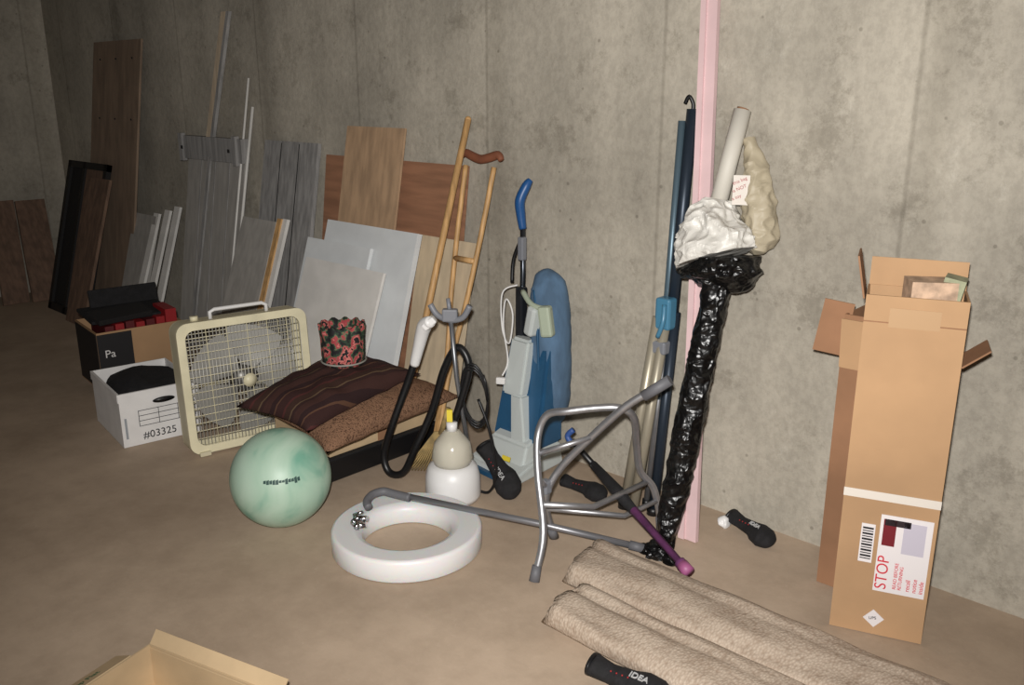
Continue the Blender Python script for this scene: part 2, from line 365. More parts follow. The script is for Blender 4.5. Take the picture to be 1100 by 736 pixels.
# ------------------------------------------------------------------ box fan
t=math.radians(5); u=V((.2,.98,0)).normalized(); bk=V((-u.y,u.x,0)); up=V((bk.x*math.sin(t),bk.y*math.sin(t),math.cos(t)))
F=frame((4.14,-1.165,.012),u,bk*math.cos(t)-V((0,0,math.sin(t))),up)
b=B('box_fan'); W=.60;H=.60;D=.12
def rr(w,h,r,n=6):
    pts=[]
    for cx,cz,a0 in ((w-r,h-r,0),(r,h-r,90),(r,r,180),(w-r,r,270)):
        for k in range(n+1):
            a=math.radians(a0+90*k/n); pts.append((cx+r*math.cos(a),cz+r*math.sin(a)))
    return pts
def ringframe(b,y0,y1,inset,m,fr,extra=0):
    o=rr(W,H,.05); i=[(inset+(x)*(W-2*inset)/W, inset+z*(H-2*inset)/H) for x,z in o]
    bm=bmesh.new(); n=len(o)
    A=[bm.verts.new((x,y0,z)) for x,z in o]; Bv=[bm.verts.new((x,y1,z)) for x,z in o]
    C=[bm.verts.new((x,y0-extra,z)) for x,z in i]; Dv=[bm.verts.new((x,y1,z)) for x,z in i]
    for k in range(n):
        l=(k+1)%n
        bm.faces.new((A[k],A[l],C[l],C[k])); bm.faces.new((A[k],Bv[k],Bv[l],A[l])); bm.faces.new((C[k],C[l],Dv[l],Dv[k])); bm.faces.new((Bv[k],Dv[k],Dv[l],Bv[l]))
    bmesh.ops.recalc_face_normals(bm,faces=bm.faces); b.add(bm,m,False,fr)
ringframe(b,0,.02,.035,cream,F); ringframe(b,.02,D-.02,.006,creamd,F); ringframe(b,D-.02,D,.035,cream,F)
for y in (.004,D-.004):
    n=34
    for k in range(n+1):
        x=.035+(W-.07)*k/n; b.tube([(x,y,.035),(x,y,H-.035)],.0018,cream if k%6==0 else steelw,5,frame=F)
    for k in range(16):
        z=.035+(H-.07)*k/15; b.tube([(.035,y+.002,z),(W-.035,y+.002,z)],.0022,cream,5,frame=F)
b.lathe([(0,-.004),(.028,-.004),(.032,.004),(0,.004)],cream,frame=F@Matrix.Translation((W/2,-.002,H/2))@Matrix.Rotation(math.radians(90),4,'X'),seg=28)
b.lathe([(0,-.035),(.06,-.035),(.06,.03),(0,.03)],M('fan_motor',(110,108,104),.4,.6),frame=F@Matrix.Translation((W/2,D/2+.02,H/2))@Matrix.Rotation(math.radians(90),4,'X'),seg=24)
bladem=M('fan_blade_metal',(150,148,142),.6,.2)
for k in range(5):
    bm=bmesh.new(); n=8; a0=2*math.pi*k/5; vs=[]
    for i in range(n+1):
        r=.05+(.20)*i/n; w=.35+.28*math.sin(math.pi*min(1,i/n*.8)); row=[]
        for j in range(7):
            a=a0+w*2*(j/6-.5); row.append(bm.verts.new((W/2+r*math.cos(a),D/2+.025*(j/6-.5)*2,H/2+r*math.sin(a))))
        vs.append(row)
    for i in range(n):
        for j in range(6): bm.faces.new((vs[i][j],vs[i][j+1],vs[i+1][j+1],vs[i+1][j]))
    b.add(bm,bladem,True,F)
b.tube([(.17,.05,H-.002),(.17,.05,H+.03),(.19,.05,H+.04),(W-.19,.05,H+.04),(W-.17,.05,H+.03),(W-.17,.05,H-.002)],.009,white,8,frame=F)
b.cyl((.1,.06,H),(.1,.06,H+.02),.018,cream,frame=F)
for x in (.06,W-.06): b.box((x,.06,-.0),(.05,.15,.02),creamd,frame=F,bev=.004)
b.done()

# ------------------------------------------------------------------ boxes at left
def openbox(b,fr,w,dp,h,th,m,mi=None):
    mi=mi or m
    b.box((w/2,th/2,h/2),(w,th,h),m,frame=fr); b.box((w/2,dp-th/2,h/2),(w,th,h),m,frame=fr)
    b.box((th/2,dp/2,h/2),(th,dp-2*th,h),m,frame=fr); b.box((w-th/2,dp/2,h/2),(th,dp-2*th,h),m,frame=fr)
    b.box((w/2,dp/2,th/2),(w-2*th,dp-2*th,th),mi,frame=fr)
Fb=frame((3.80,-1.32,.002),(.15,.989,0),(-.989,.15,0))
b=B('file_storage_box'); w,dp,h=.36,.46,.26; openbox(b,Fb,w,dp,h,.006,whiteb)
b.box((w/2,-.003,h-.02),(w+.006,.004,.04),whiteb,frame=Fb)
b.box((-.003,dp/2,h-.02),(.004,dp,.04),whiteb,frame=Fb)
b.lathe([(0,-.0015),(.03,-.0015),(.03,.0015),(0,.0015)],black,frame=Fb@Matrix.Translation((w*.55,-.006,h-.06))@Matrix.Rotation(math.radians(90),4,'X')@Matrix.Scale(1.7,4,(1,0,0))@Matrix.Scale(.45,4,(0,1,0)),seg=24)
ink=M('black_ink',(20,20,24),.7)
b.text('#03325',tframe(Fb,.09,-.0015,.025),.050,ink)
for z in (.09,.115,.14,.165): b.box((.21,-.001,z),(.26,.001,.0025),ink,frame=Fb)
for x in (.08,.17,.26,.34): b.box((x,-.001,.128),(.0025,.001,.077),ink,frame=Fb)
b.box((.02,-.001,.09),(.01,.001,.1),M('grey_print',(150,155,160),.8),frame=Fb)
b.ball((w/2,dp/2,h-.03),(w*.46,dp*.46,.05),blackm,frame=Fb,fn=lambda q:q+V((0,0,.02*noise.noise(q*14))))
b.done()
Fc=frame((2.97,-1.06,.002),(.12,.992,0),(-.992,.12,0))
b=B('binder_box'); w,dp,h=.46,.40,.34; openbox(b,Fc,w,dp,h,.006,card,cardd)
b.box((.09,-.003,.17),(.18,.003,.32),M('black_print',(24,22,24),.6),frame=Fc); b.box((-.002,.2,.17),(.003,.39,.32),MATS['black_print'],frame=Fc)
b.text('Pa',tframe(Fc,.03,-.006,.2),.06,whiteb)
for k in range(6): b.box((.08+.055*k,.17,.28+.006*(k%3)),(.045,.27,.16),red if k%2 else M('dark_red',(90,22,26),.5),frame=Fc)
b.box((.41,.12,.25),(.06,.2,.32),red,frame=Fc)
b.box((.23,.24,.385),(.44,.30,.02),blackm,frame=Fc,rot=RX(4),bev=.006); b.box((.27,.37,.435),(.38,.02,.13),blackm,frame=Fc,rot=RX(-12),bev=.006); b.box((.17,.13,.40),(.30,.16,.03),dark,frame=Fc,rot=RX(10)@RZ(8),bev=.005)
b.done()

# ------------------------------------------------------------------ low boxes under cushions
b=B('flat_black_case'); b.box((4.60,-.60,.052),(.42,.62,.10),black,bev=.006); b.box((4.60,-.60,.104),(.43,.63,.006),blackm); b.done()
b=B('flat_carton'); b.box((4.59,-.60,.155),(.41,.56,.092),cardl,bev=.003); b.box((4.797,-.60,.155),(.003,.05,.09),cardd); b.done()
tweed=weave('brown_tweed',(70,50,40),(136,104,82),150)
b=B('tweed_cushion'); b.pillow([(4.50,-1.04,.30),(5.01,-1.04,.24),(4.95,-.26,.26),(4.44,-.32,.30)],.095,.05,tweed); b.done()
strp=stripes('striped_brown_fabric',[(0,(64,42,38)),(.2,(48,32,32)),(.34,(88,62,48)),(.38,(56,36,34)),(.62,(76,42,40)),(.68,(58,40,34)),(.86,(94,76,58)),(.90,(54,36,34))],6.5,'X')
b=B('striped_cushion'); b.pillow([(4.58,-1.17,.36),(4.95,-1.08,.325),(4.86,-.42,.385),(4.42,-.48,.40)],.085,.03,strp,wr=.01); b.done()
flor=cells('floral_fabric',[(0,(24,22,24)),(.42,(40,58,42)),(.47,(96,108,80)),(.50,(160,64,68)),(.56,(196,116,108)),(.60,(26,24,26))],22)
b=B('floral_fabric_basket')
def ruf(q,a):
    k=(q.z/.2); return V((q.x*(1+.05*k*math.sin(a*11)),q.y*(1+.05*k*math.sin(a*11)),q.z+.008*k*math.sin(a*11+1)))
b.lathe([(0,0),(.085,0),(.093,.04),(.093,.12),(.098,.175),(.088,.178),(.08,.12),(.078,.03),(0,.02)],flor,c=(4.68,-.70,.462),seg=66,ruf=ruf)
b.tube([(4.68+.095*math.cos(a),-.70+.095*math.sin(a),.477) for a in [2*math.pi*k/24 for k in range(24)]],.004,M('grey_trim',(150,148,140),.7),6,closed=True)
b.done()

# ------------------------------------------------------------------ exercise ball
BX,BY=4.965,-1.222
m=bpy.data.materials.new('mint_marbled_rubber'); m.use_nodes=True; N,L=nodes(m); pb=N['Principled BSDF']; pb.inputs['Roughness'].default_value=.45
tc=N.new('ShaderNodeTexCoord'); nz=N.new('ShaderNodeTexNoise'); nz.inputs['Scale'].default_value=4; nz.inputs['Detail'].default_value=3; nz.inputs['Distortion'].default_value=1.4; L.new(tc.outputs['Object'],nz.inputs['Vector'])
r=N.new('ShaderNodeValToRGB'); r.color_ramp.elements[0].position=.28; r.color_ramp.elements[0].color=lin((112,162,142)); r.color_ramp.elements[1].position=.44; r.color_ramp.elements[1].color=lin((162,190,170)); e=r.color_ramp.elements.new(.7); e.color=lin((180,202,184)); L.new(nz.outputs['Fac'],r.inputs[0]); L.new(r.outputs[0],pb.inputs['Base Color'])
b=B('exercise_ball'); b.lathe([(max(1e-5,.187*math.sin(math.pi*k/40)),-.187*math.cos(math.pi*k/40)) for k in range(41)],m,c=(BX,BY,.189),seg=64)
bm=bmesh.new(); random.seed(3)
def sph(az,el,r): return V((BX+r*math.cos(el)*math.cos(az),BY+r*math.cos(el)*math.sin(az),.189+r*math.sin(el)))
az0=math.atan2(-2.874-BY,7.7-BX)
for k in range(12):
    a=az0-.36+.062*k; h=.03+.05*random.random()
    q=[sph(a,.34-h,.1877),sph(a+.055,.34-h,.1877),sph(a+.055,.34+h*.6,.1877),sph(a,.34+h*.3,.1877)]
    bm.faces.new([bm.verts.new(x) for x in q])
b.add(bm,M('dark_green_print',(40,70,64),.6)); b.done()

# ------------------------------------------------------------------ ring + chrome fittings
b=B('raised_toilet_seat'); c=(5.44,-1.01,.002)
mw=M('milky_white_plastic',(222,222,222),.42,sss=.5)
R1,R2,h=.272,.160,.080
b.lathe([(R1-.003,0),(R1,.004),(R1,h-.012),(R1-.004,h-.004),(R1-.012,h),(R1-.013,h),(R2+.030,h-.004),(R2+.029,h-.004),(R2+.008,h-.014),(R2,h-.026),(R2,.004),(R2+.003,0)],mw,c=c,seg=80,closed=True); b.done()
b=B('chrome_bracket')
for (x,y,dx,dy) in ((5.29,-1.13,.05,.02),(5.31,-1.15,.05,-.01),(5.34,-1.17,.03,.03)):
    b.cyl((x,y,.098),(x+dx,y+dy,.105),.011,chrome,14); b.cyl((x+dx*.1,y+dy*.1,.098),(x+dx*.4,y+dy*.4,.10),.015,chrome,14)
b.cyl((5.27,-1.12,.098),(5.30,-1.10,.115),.006,chrome,10); b.done()
b=B('walking_cane')
b.tube([(5.265,-1.045,.100),(5.235,-1.03,.108),(5.215,-.99,.115),(5.225,-.945,.118),(5.26,-.925,.113),(5.33,-.90,.11)],.016,greyr,12,sm=6)
b.tube([(5.31,-.905,.112),(5.80,-.665,.075),(6.09,-.50,.03)],.0125,M('grey_cane_metal',(140,140,144),.38,.6),12)
b.cyl((6.07,-.511,.033),(6.115,-.486,.025),.017,greyr,14); b.done()

# ------------------------------------------------------------------ garment steamer
b=B('garment_steamer'); c=(5.28,-.63,.002)
b.lathe([(0,0),(.105,0),(.113,.02),(.110,.10),(.098,.14),(.08,.152),(0,.154)],white,c=c)
clear=M('clear_water_bottle',(236,230,212),.12,trans=.45)
b.lathe([(0,.152),(.075,.152),(.084,.18),(.072,.24),(.03,.29),(0,.295)],clear,c=c)
b.lathe([(0,.29),(.022,.29),(.022,.325),(0,.325)],white,c=c,seg=20)
b.lathe([(0,.155),(.045,.155),(.04,.23),(0,.24)],white,c=c,seg=20)
b.tube([(5.30,-.55,.14),(5.27,-.59,.50),(5.25,-.60,.76)],.009,M('grey_pole',(130,132,136),.35,.7),10)
gp=M('grey_bracket_plastic',(120,122,128),.45)
b.tube([(5.17,-.63,.79),(5.20,-.62,.75),(5.25,-.60,.735),(5.30,-.58,.75),(5.33,-.57,.80)],.012,gp,10,sm=5)
b.box((5.25,-.60,.755),(.06,.035,.05),gp,rot=RZ(40),bev=.006); b.tube([(5.25,-.60,.76),(5.24,-.60,.82)],.008,gp,8)
b.tube([(5.17,-.63,.72),(5.12,-.62,.69),(5.07,-.61,.59),(5.04,-.61,.51)],[.022,.03,.024,.02],white,14,sm=6)
b.box((5.155,-.625,.71),(.06,.04,.03),white,rot=RZ(42)@RY(-40),bev=.006)
b.tube([(5.04,-.61,.52),(5.01,-.63,.42),(4.97,-.68,.25),(4.93,-.70,.11),(4.96,-.70,.035),(5.03,-.68,.05),(5.08,-.65,.17),(5.13,-.60,.33),(5.19,-.58,.52),(5.26,-.57,.62),(5.31,-.56,.55),(5.28,-.58,.40),(5.24,-.60,.27)],.0155,black,12,sm=8)
pts=[]
for k in range(60):
    a=k*.33; pts.append((5.33+.045*math.cos(a),-.55+.03*math.cos(a+.5),.44+.13*math.sin(a)+.002*k*.3-.03))
b.tube(pts,.005,black,6)
b.tube([(5.35,-.55,.42),(5.40,-.54,.3),(5.42,-.52,.12),(5.38,-.52,.02),(5.33,-.54,.015),(5.3,-.56,.02)],.006,black,6,sm=6)
b.box((5.285,-.645,.36),(.022,.012,.05),M('yellow_tag',(222,200,60),.6),rot=RZ(40)); b.done()
b=B('whisk_broom'); straw=M('straw',(150,128,84),.8,var=.15,scale=30)
for k in range(16):
    a=(k-7.5)/7.5; b.tube([(5.07+.02*a,-.50+.015*a,.19),(5.03+.06*a,-.53+.05*a,.05),(5.01+.08*a,-.54+.06*a,.004)],.0035,straw,5)
b.tube([(5.07,-.50,.18),(5.10,-.48,.30)],.012,straw,10); b.done()

# ------------------------------------------------------------------ upright vacuum
b=B('upright_vacuum'); teal=M('teal_plastic',(38,82,116),.4,var=.05); lg=M('light_grey_plastic',(192,198,196),.45)
b.hexa([(5.10,-.38,.015),(5.43,-.42,.015),(5.43,-.41,.06),(5.11,-.37,.06),(5.10,-.08,.015),(5.41,-.08,.015),(5.40,-.09,.12),(5.11,-.09,.12)],lg,bev=.012)
b.hexa([(5.15,-.33,.055),(5.40,-.35,.055),(5.385,-.30,.15),(5.165,-.29,.15),(5.15,-.10,.10),(5.39,-.10,.10),(5.385,-.12,.2),(5.165,-.12,.2)],lg,bev=.012)
b.box((5.265,-.405,.022),(.33,.02,.02),teal,rot=RZ(-6))
b.hexa([(5.13,-.250,.12),(5.41,-.262,.12),(5.40,-.185,.56),(5.17,-.175,.56),(5.13,-.09,.12),(5.41,-.09,.12),(5.40,-.085,.56),(5.17,-.085,.56)],teal,bev=.015)
b.hexa([(5.20,-.266,.34),(5.32,-.272,.34),(5.315,-.215,.58),(5.205,-.205,.58),(5.20,-.21,.34),(5.32,-.215,.34),(5.315,-.15,.58),(5.205,-.15,.58)],lg,bev=.012)
b.hexa([(5.27,-.284,.14),(5.36,-.288,.14),(5.32,-.268,.35),(5.25,-.262,.35),(5.27,-.21,.14),(5.36,-.215,.14),(5.32,-.20,.35),(5.25,-.20,.35)],lg,bev=.01)
b.box((5.345,-.385,.112),(.045,.004,.02),MATS['yellow_tag'],rot=RX(-20))
bagm=M('blue_bag_fabric',(80,106,132),.9,var=.10,scale=6,stretch=(3,3,1),bump=.08)
b.tube([(5.34,-.09,.20),(5.345,-.10,.28),(5.345,-.105,.5),(5.335,-.10,.70),(5.31,-.09,.80),(5.27,-.085,.85)],[.05,.078,.088,.085,.075,.03],bagm,32,sm=7,crinkle=.005,cf=14)
b.tube([(5.355,-.190,.28),(5.355,-.197,.5),(5.335,-.188,.70),(5.30,-.165,.79)],.006,teal,8,sm=5)
mt=M('dark_metal_tube',(70,74,80),.3,.8)
b.tube([(5.22,-.16,.50),(5.205,-.13,.85),(5.185,-.11,1.06)],.012,mt,12)
b.box((5.215,-.15,.66),(.04,.04,.26),mt,bev=.008); b.box((5.20,-.13,.95),(.03,.03,.10),gp,bev=.006)
b.tube([(5.185,-.11,1.03),(5.178,-.115,1.09),(5.178,-.12,1.15),(5.195,-.10,1.21),(5.205,-.085,1.235)],[.016,.02,.022,.02,.012],M('blue_grip',(30,78,132),.4),14,sm=6)
b.tube([(5.20,-.13,1.0),(5.16,-.14,.9),(5.16,-.15,.8)],.008,black,8,sm=5)
b.tube([(5.21,-.17,.80),(5.15,-.20,.76),(5.15,-.20,.60),(5.2,-.21,.55),(5.22,-.21,.68),(5.18,-.21,.74),(5.165,-.21,.62),(5.21,-.23,.48),(5.215,-.27,.42)],.004,whiteb,6,sm=8)
b.box((5.215,-.28,.40),(.04,.02,.03),whiteb,rot=RZ(30),bev=.005)
gg=M('pale_green_plastic',(164,174,154),.6)
b.box((5.40,-.20,.68),(.055,.05,.13),gg,rot=RZ(20)@RY(-8),bev=.012); b.box((5.33,-.20,.67),(.05,.06,.13),lg,rot=RZ(-10)@RY(14),bev=.012)
b.tube([(5.25,-.18,.78),(5.33,-.21,.74),(5.42,-.20,.73)],.012,gg,8,sm=4)
b.done()

# ------------------------------------------------------------------ walker
b=B('folding_walker'); r=.0135
b.tube([(5.945,-.875,.02),(5.93,-.82,.15),(5.85,-.76,.33),(5.81,-.715,.44),(5.83,-.69,.515),(5.90,-.665,.54),(5.98,-.60,.555),(6.04,-.55,.555),(6.06,-.50,.51),(6.02,-.42,.38),(6.0,-.36,.25),(6.03,-.31,.17),(6.05,-.28,.03)],r,alu,14,sm=7)
b.tube([(5.80,-.61,.02),(5.825,-.68,.14),(5.835,-.69,.23),(5.87,-.66,.32),(5.96,-.62,.44),(6.08,-.575,.58),(6.19,-.52,.67)],r,alu,14,sm=7)
b.tube([(5.86,-.765,.31),(5.835,-.69,.24)],.010,alu,10); b.tube([(5.83,-.735,.385),(5.97,-.62,.45)],.010,alu,10)
b.tube([(5.90,-.79,.235),(5.97,-.60,.18),(6.015,-.33,.20)],.011,alu,12)
b.tube([(5.83,-.69,.16),(6.0,-.45,.10),(6.04,-.30,.12)],.010,alu,12)
for a,c in (((5.948,-.885,.0),(5.942,-.865,.05)),((5.798,-.605,.0),(5.808,-.635,.05)),((6.051,-.278,.0),(6.048,-.288,.05))): b.cyl(a,c,.019,greyr,14,r2=.016)
b.cyl((6.13,-.55,.62),(6.205,-.512,.685),.019,greyr,14)
b.box((5.835,-.70,.25),(.035,.035,.05),gp,bev=.006); b.done()

# ------------------------------------------------------------------ umbrella
b=B('folded_umbrella'); pur=M('purple_fabric',(122,64,116),.6,var=.12,scale=20)
A=V((6.33,-.555,.06)); E=V((5.72,-.37,.26))
def ab(t): return A+(E-A)*t
b.tube([ab(0),ab(.05),ab(.052),ab(.5)],[.02,.02,.013,.017],pur,12); b.tube([ab(.45),ab(.6),ab(.85)],[.017,.024,.016],blackm,14,crinkle=.004)
b.tube([ab(.85),ab(1),ab(1.06)+V((0,-.01,.01))],.012,black,10); b.tube([ab(-.03),ab(.03)],.022,M('mauve_cap',(158,88,130),.5),12)
b.tube([(5.70,-.38,.27),(5.67,-.38,.30),(5.69,-.37,.33)],.012,M('blue_print',(50,80,140),.5),8,sm=4); b.done()

# ------------------------------------------------------------------ folded stand tubes
b=B('folded_tripod_stand'); navy=M('navy_tube',(44,54,66),.4,.4); tt=M('teal_tube',(92,112,124),.4,.4)
b.tube([(5.955,-.125,.80),(5.945,-.045,1.53)],.022,navy,16); b.tube([(5.917,-.13,.45),(5.912,-.06,1.49)],.014,tt,14)
b.tube([(5.945,-.045,1.52),(5.945,-.045,1.55),(5.93,-.05,1.575),(5.915,-.05,1.55)],.007,black,8,sm=5)
clampm=M('blue_clamp',(70,122,150),.35)
b.box((5.945,-.155,.80),(.065,.055,.12),clampm,bev=.01); b.tube([(5.96,-.19,.84),(5.97,-.21,.78),(5.95,-.21,.72)],.009,clampm,8,sm=4); b.box((5.935,-.16,.67),(.065,.055,.05),gp,bev=.008)
gold=M('champagne_metal',(168,160,142),.4,.4)
for (a,c,m_,rad) in (((5.915,-.16,.78),(5.845,-.23,.0),gold,.021),((5.948,-.155,.78),(5.90,-.25,.0),gold,.020),((5.965,-.12,.80),(5.96,-.20,.0),navy,.02),((5.93,-.11,.8),(5.90,-.16,.0),alu,.012)):
    b.tube([a,c],rad,m_,14); b.cyl((c[0],c[1],0),(c[0],c[1]+.002,.03),rad+.005,black,12)
b.done()
pink=M('pink_foam',(214,184,185),.75,var=.02)
b=B('pink_foam_strip'); 
def pk(x,z): 
    t=z/1.9; return V((6.17-.185*t+x,-.29+.255*t,z))
b.slab(pk(-.035,1.9),pk(.028,1.9),pk(.038,.003),pk(-.035,.003),.02,pink,back=(0,1,0)); b.slab(pk(-.033,1.9)+V((0,-.008,0)),pk(-.012,1.9)+V((0,-.008,0)),pk(-.008,.003)+V((0,-.008,0)),pk(-.033,.003)+V((0,-.008,0)),.008,pink,back=(0,1,0)); b.done()
glb=film('black_plastic_film',(9,9,10),.33,15,.75,.5,.018,.4)
b=B('plastic_wrapped_roll')
b.tube([(6.175,-.445,.06),(6.175,-.435,.10),(6.18,-.39,.28),(6.185,-.34,.5),(6.19,-.29,.72),(6.195,-.245,.92),(6.19,-.22,1.0)],[.028,.038,.047,.050,.047,.046,.05],glb,60,sm=24,crinkle=.0065,cf=15,ridge=True,smooth=True)
b.tube([(6.15,-.445,.0),(6.17,-.445,.04),(6.175,-.44,.09)],[.055,.035,.03],glb,40,sm=8,crinkle=.010,ridge=True)
for (x,y) in ((6.12,-.48),(6.225,-.485),(6.14,-.41)): b.ball((x,y,.022),(.03,.022,.018),glb,fn=lambda q:q*(1+.4*noise.noise(q*50+V((x,0,0)))))
b.tube([(6.19,-.22,.935),(6.19,-.21,.965),(6.185,-.205,1.0),(6.18,-.20,1.05)],[.05,.10,.135,.125],glb,96,sm=12,crinkle=.020,cf=13,ridge=True,smooth=True)
b.done()
wf=film('white_plastic_film',(208,205,198),.4,14,.5,.4,.012)
b=B('white_plastic_bag'); b.tube([(6.175,-.205,1.045),(6.16,-.20,1.08),(6.14,-.185,1.13),(6.125,-.16,1.19),(6.125,-.15,1.235)],[.125,.130,.115,.085,.045],wf,110,sm=14,crinkle=.024,cf=11,ridge=True)
b.done()
b=B('paper_roll'); pr=M('off_white_paper',(198,193,182),.6)
b.tube([(6.125,-.15,1.19),(6.15,-.06,1.53)],.030,pr,24); b.cyl((6.1502,-.0597,1.531),(6.151,-.058,1.536),.021,cardd,18); b.done()
b=B('beige_plastic_bag'); bf=film('beige_plastic_film',(172,161,138),.5,12,.5,.35,.012)
b.tube([(6.180,-.05,1.44),(6.195,-.055,1.38),(6.22,-.065,1.30),(6.245,-.07,1.20),(6.26,-.085,1.12),(6.24,-.12,1.07)],[.010,.030,.050,.058,.055,.03],bf,80,sm=14,crinkle=.016,cf=9,ridge=True)
b.box((6.205,-.132,1.27),(.055,.002,.10),M('bag_print_patch',(204,196,186),.5),rot=RZ(28))
fr=frame((6.183,-.146,1.225),(.88,.47,0),(-.47,.88,0))
for k,tx in enumerate(('this bag','is NOT','a toy')): b.text(tx,tframe(fr,.0,-.004,.062-.026*k,25),.016,red)
b.done()

# ------------------------------------------------------------------ tall carton
th0=math.radians(20)
Ft=frame((6.785,-.45,.002),(math.cos(th0),math.sin(th0),0),(-math.sin(th0),math.cos(th0),0)); w,dp,h=.26,.155,1.05
b=B('tall_cardboard_box'); openbox(b,Ft,w,dp,h,.006,card,cardd)
b.box((w/2,-.001,.975),(w,.002,.003),cardd,frame=Ft)
b.box((w/2,dp+.004,h+.035),(w*.98,.006,.09),card,rot=RX(-6),frame=Ft)
b.box((-.018,dp/2,h+.045),(.005,dp*.9,.12),cardd,rot=RY(-12),frame=Ft)
b.box((w+.035,dp*.5,h-.16),(.085,dp*.8,.005),cardd,rot=RY(-40),frame=Ft)
ppr=M('printed_paper',(180,152,128),.7,var=.15,scale=30)
b.box((w*.62,dp*.5,h+.0),(.12,.09,.08),ppr,frame=Ft,rot=RZ(14)); b.box((w*.84,dp*.55,h+.01),(.055,.07,.08),M('green_paper',(142,144,116),.7,var=.1,scale=30),frame=Ft,rot=RZ(-8)@RY(10))
tape=M('white_tape',(214,206,196),.3)
b.box((w/2,-.0015,.455),(w+.002,.002,.026),tape,frame=Ft); b.box((w*.5,-.0012,.99),(w*.5,.002,.055),M('clear_tape',(178,146,112),.25),frame=Ft)
lab=M('white_label',(220,214,214),.5); pkt=M('red_ink',(196,50,62),.6)
b.box((w*.69,-.0016,.275),(w*.54,.002,.25),lab,frame=Ft)
b.text('STOP',tframe(Ft,w*.555,-.003,.158,90),.046,pkt)
b.text('READ BEFORE\nRETURNING',tframe(Ft,w*.66,-.003,.165,90),.014,pkt)
b.box((w*.52,-.003,.345),(.035,.001,.085),M('red_black_print',(110,24,34),.5),frame=Ft); b.box((w*.60,-.003,.378),(.07,.001,.02),M('dark_print',(40,28,32),.5),frame=Ft)
b.box((w*.78,-.003,.335),(.06,.001,.10),M('lilac_print',(186,180,192),.6),frame=Ft)
b.text('recall\nnotice\ninside',tframe(Ft,w*.80,-.003,.165,90),.018,pkt)
b.box((w*.30,-.0016,.30),(.038,.002,.125),lab,frame=Ft)
for k in range(12): b.box((w*.30,-.003,.25+.009*k),(.03,.001,.003+.003*(k%2)),ink,frame=Ft)
b.box((w*.47,-.0016,.055),(.042,.002,.042),lab,rot=RY(40),frame=Ft); b.text('UPS',tframe(Ft,w*.42,-.003,.05,10),.013,ink)
b.done()
Fs=frame((6.645,-.235,.002),(1,.02,0),(-.02,1,0)); w2,d2,h2=.18,.19,.93
b=B('cardboard_box'); openbox(b,Fs,w2,d2,h2,.006,cardd,cardd)
b.box((-.035,.01,h2-.05),(.09,.005,.17),cardd,rot=RZ(20)@RY(8),frame=Fs); b.box((.035,-.012,h2-.09),(.07,.004,.16),card,rot=RX(6),frame=Fs)
b.done()

# ------------------------------------------------------------------ rolled rugs
def rugmat():
    m=bpy.data.materials.new('beige_woven_rug'); m.use_nodes=True; N,L=nodes(m); b=N['Principled BSDF']; b.inputs['Roughness'].default_value=.95; b.inputs['Specular IOR Level'].default_value=.1
    tc=N.new('ShaderNodeTexCoord'); mp=N.new('ShaderNodeMapping'); mp.inputs['Scale'].default_value=(1.0,.6,.6); L.new(tc.outputs['Object'],mp.inputs[0])
    v=N.new('ShaderNodeTexVoronoi'); v.inputs['Scale'].default_value=150; L.new(mp.outputs[0],v.inputs['Vector'])
    n=N.new('ShaderNodeTexNoise'); n.inputs['Scale'].default_value=9; n.inputs['Detail'].default_value=10; n.inputs['Roughness'].default_value=.8; L.new(tc.outputs['Object'],n.inputs['Vector'])
    ad=N.new('ShaderNodeMath'); ad.operation='MULTIPLY_ADD'; L.new(v.outputs['Distance'],ad.inputs[0]); ad.inputs[1].default_value=.4; L.new(n.outputs['Fac'],ad.inputs[2])
    r=N.new('ShaderNodeValToRGB'); r.color_ramp.elements[0].position=.48; r.color_ramp.elements[1].position=.95; r.color_ramp.elements[0].color=lin((192,177,160)); r.color_ramp.elements[1].color=lin((152,133,116))
    L.new(ad.outputs[0],r.inputs[0]); L.new(r.outputs[0],b.inputs['Base Color'])
    iv=N.new('ShaderNodeMath'); iv.operation='SUBTRACT'; iv.inputs[0].default_value=1; L.new(v.outputs['Distance'],iv.inputs[1])
    bp=N.new('ShaderNodeBump'); bp.inputs['Strength'].default_value=.6; bp.inputs['Distance'].default_value=.003; L.new(iv.outputs[0],bp.inputs['Height']); L.new(bp.outputs[0],b.inputs['Normal'])
    return m
rugm=rugmat()
def rug(name,x0,x1,yc,hw,hh,seed=0,z0=0,skew=0):
    b=B(name); bm=bmesh.new(); rings=[]; n=60; seg=44
    for i in range(n+1):
        t=i/n; x=x0+(x1-x0)*t; ring=[]
        for k in range(seg):
            a=2*math.pi*k/seg; ca,sa=math.cos(a),math.sin(a)
            yy=hw*(abs(ca)**.8)*(1 if ca>0 else -1)*(1+.06*noise.noise(V((x*3,ca,seed)))); zz=hh*(abs(sa)**.75)*(1 if sa>0 else -1)
            fold=.014*math.exp(-((ca-.25)/.12)**2) if sa>0 else 0
            z=hh+zz+ (.016*noise.noise(V((x*4,ca*2,5+seed)))+.006 if sa>0 else 0)-fold
            ring.append(bm.verts.new((x+skew*ca+.03*noise.noise(V((ca*2,sa*2,9)))*(1-t),yc+yy,max(z0+.001,z0+z))))
        rings.append(ring)
    for i in range(n):
        for k in range(seg): bm.faces.new((rings[i][k],rings[i][(k+1)%seg],rings[i+1][(k+1)%seg],rings[i+1][k]))
    bm.faces.new(rings[0][::-1]); bm.faces.new(rings[-1]); bmesh.ops.recalc_face_normals(bm,faces=bm.faces)
    b.add(bm,rugm,True)
    pts=[]
    for k in range(70):
        a=k*.22; f=1-k/78; pts.append((x0+skew*f*math.cos(a)-.004,yc+hw*f*math.cos(a)*.95,hh+hh*f*math.sin(a)*.9+.002))
    b.tube(pts,.005,rugm,5)
    b.done()
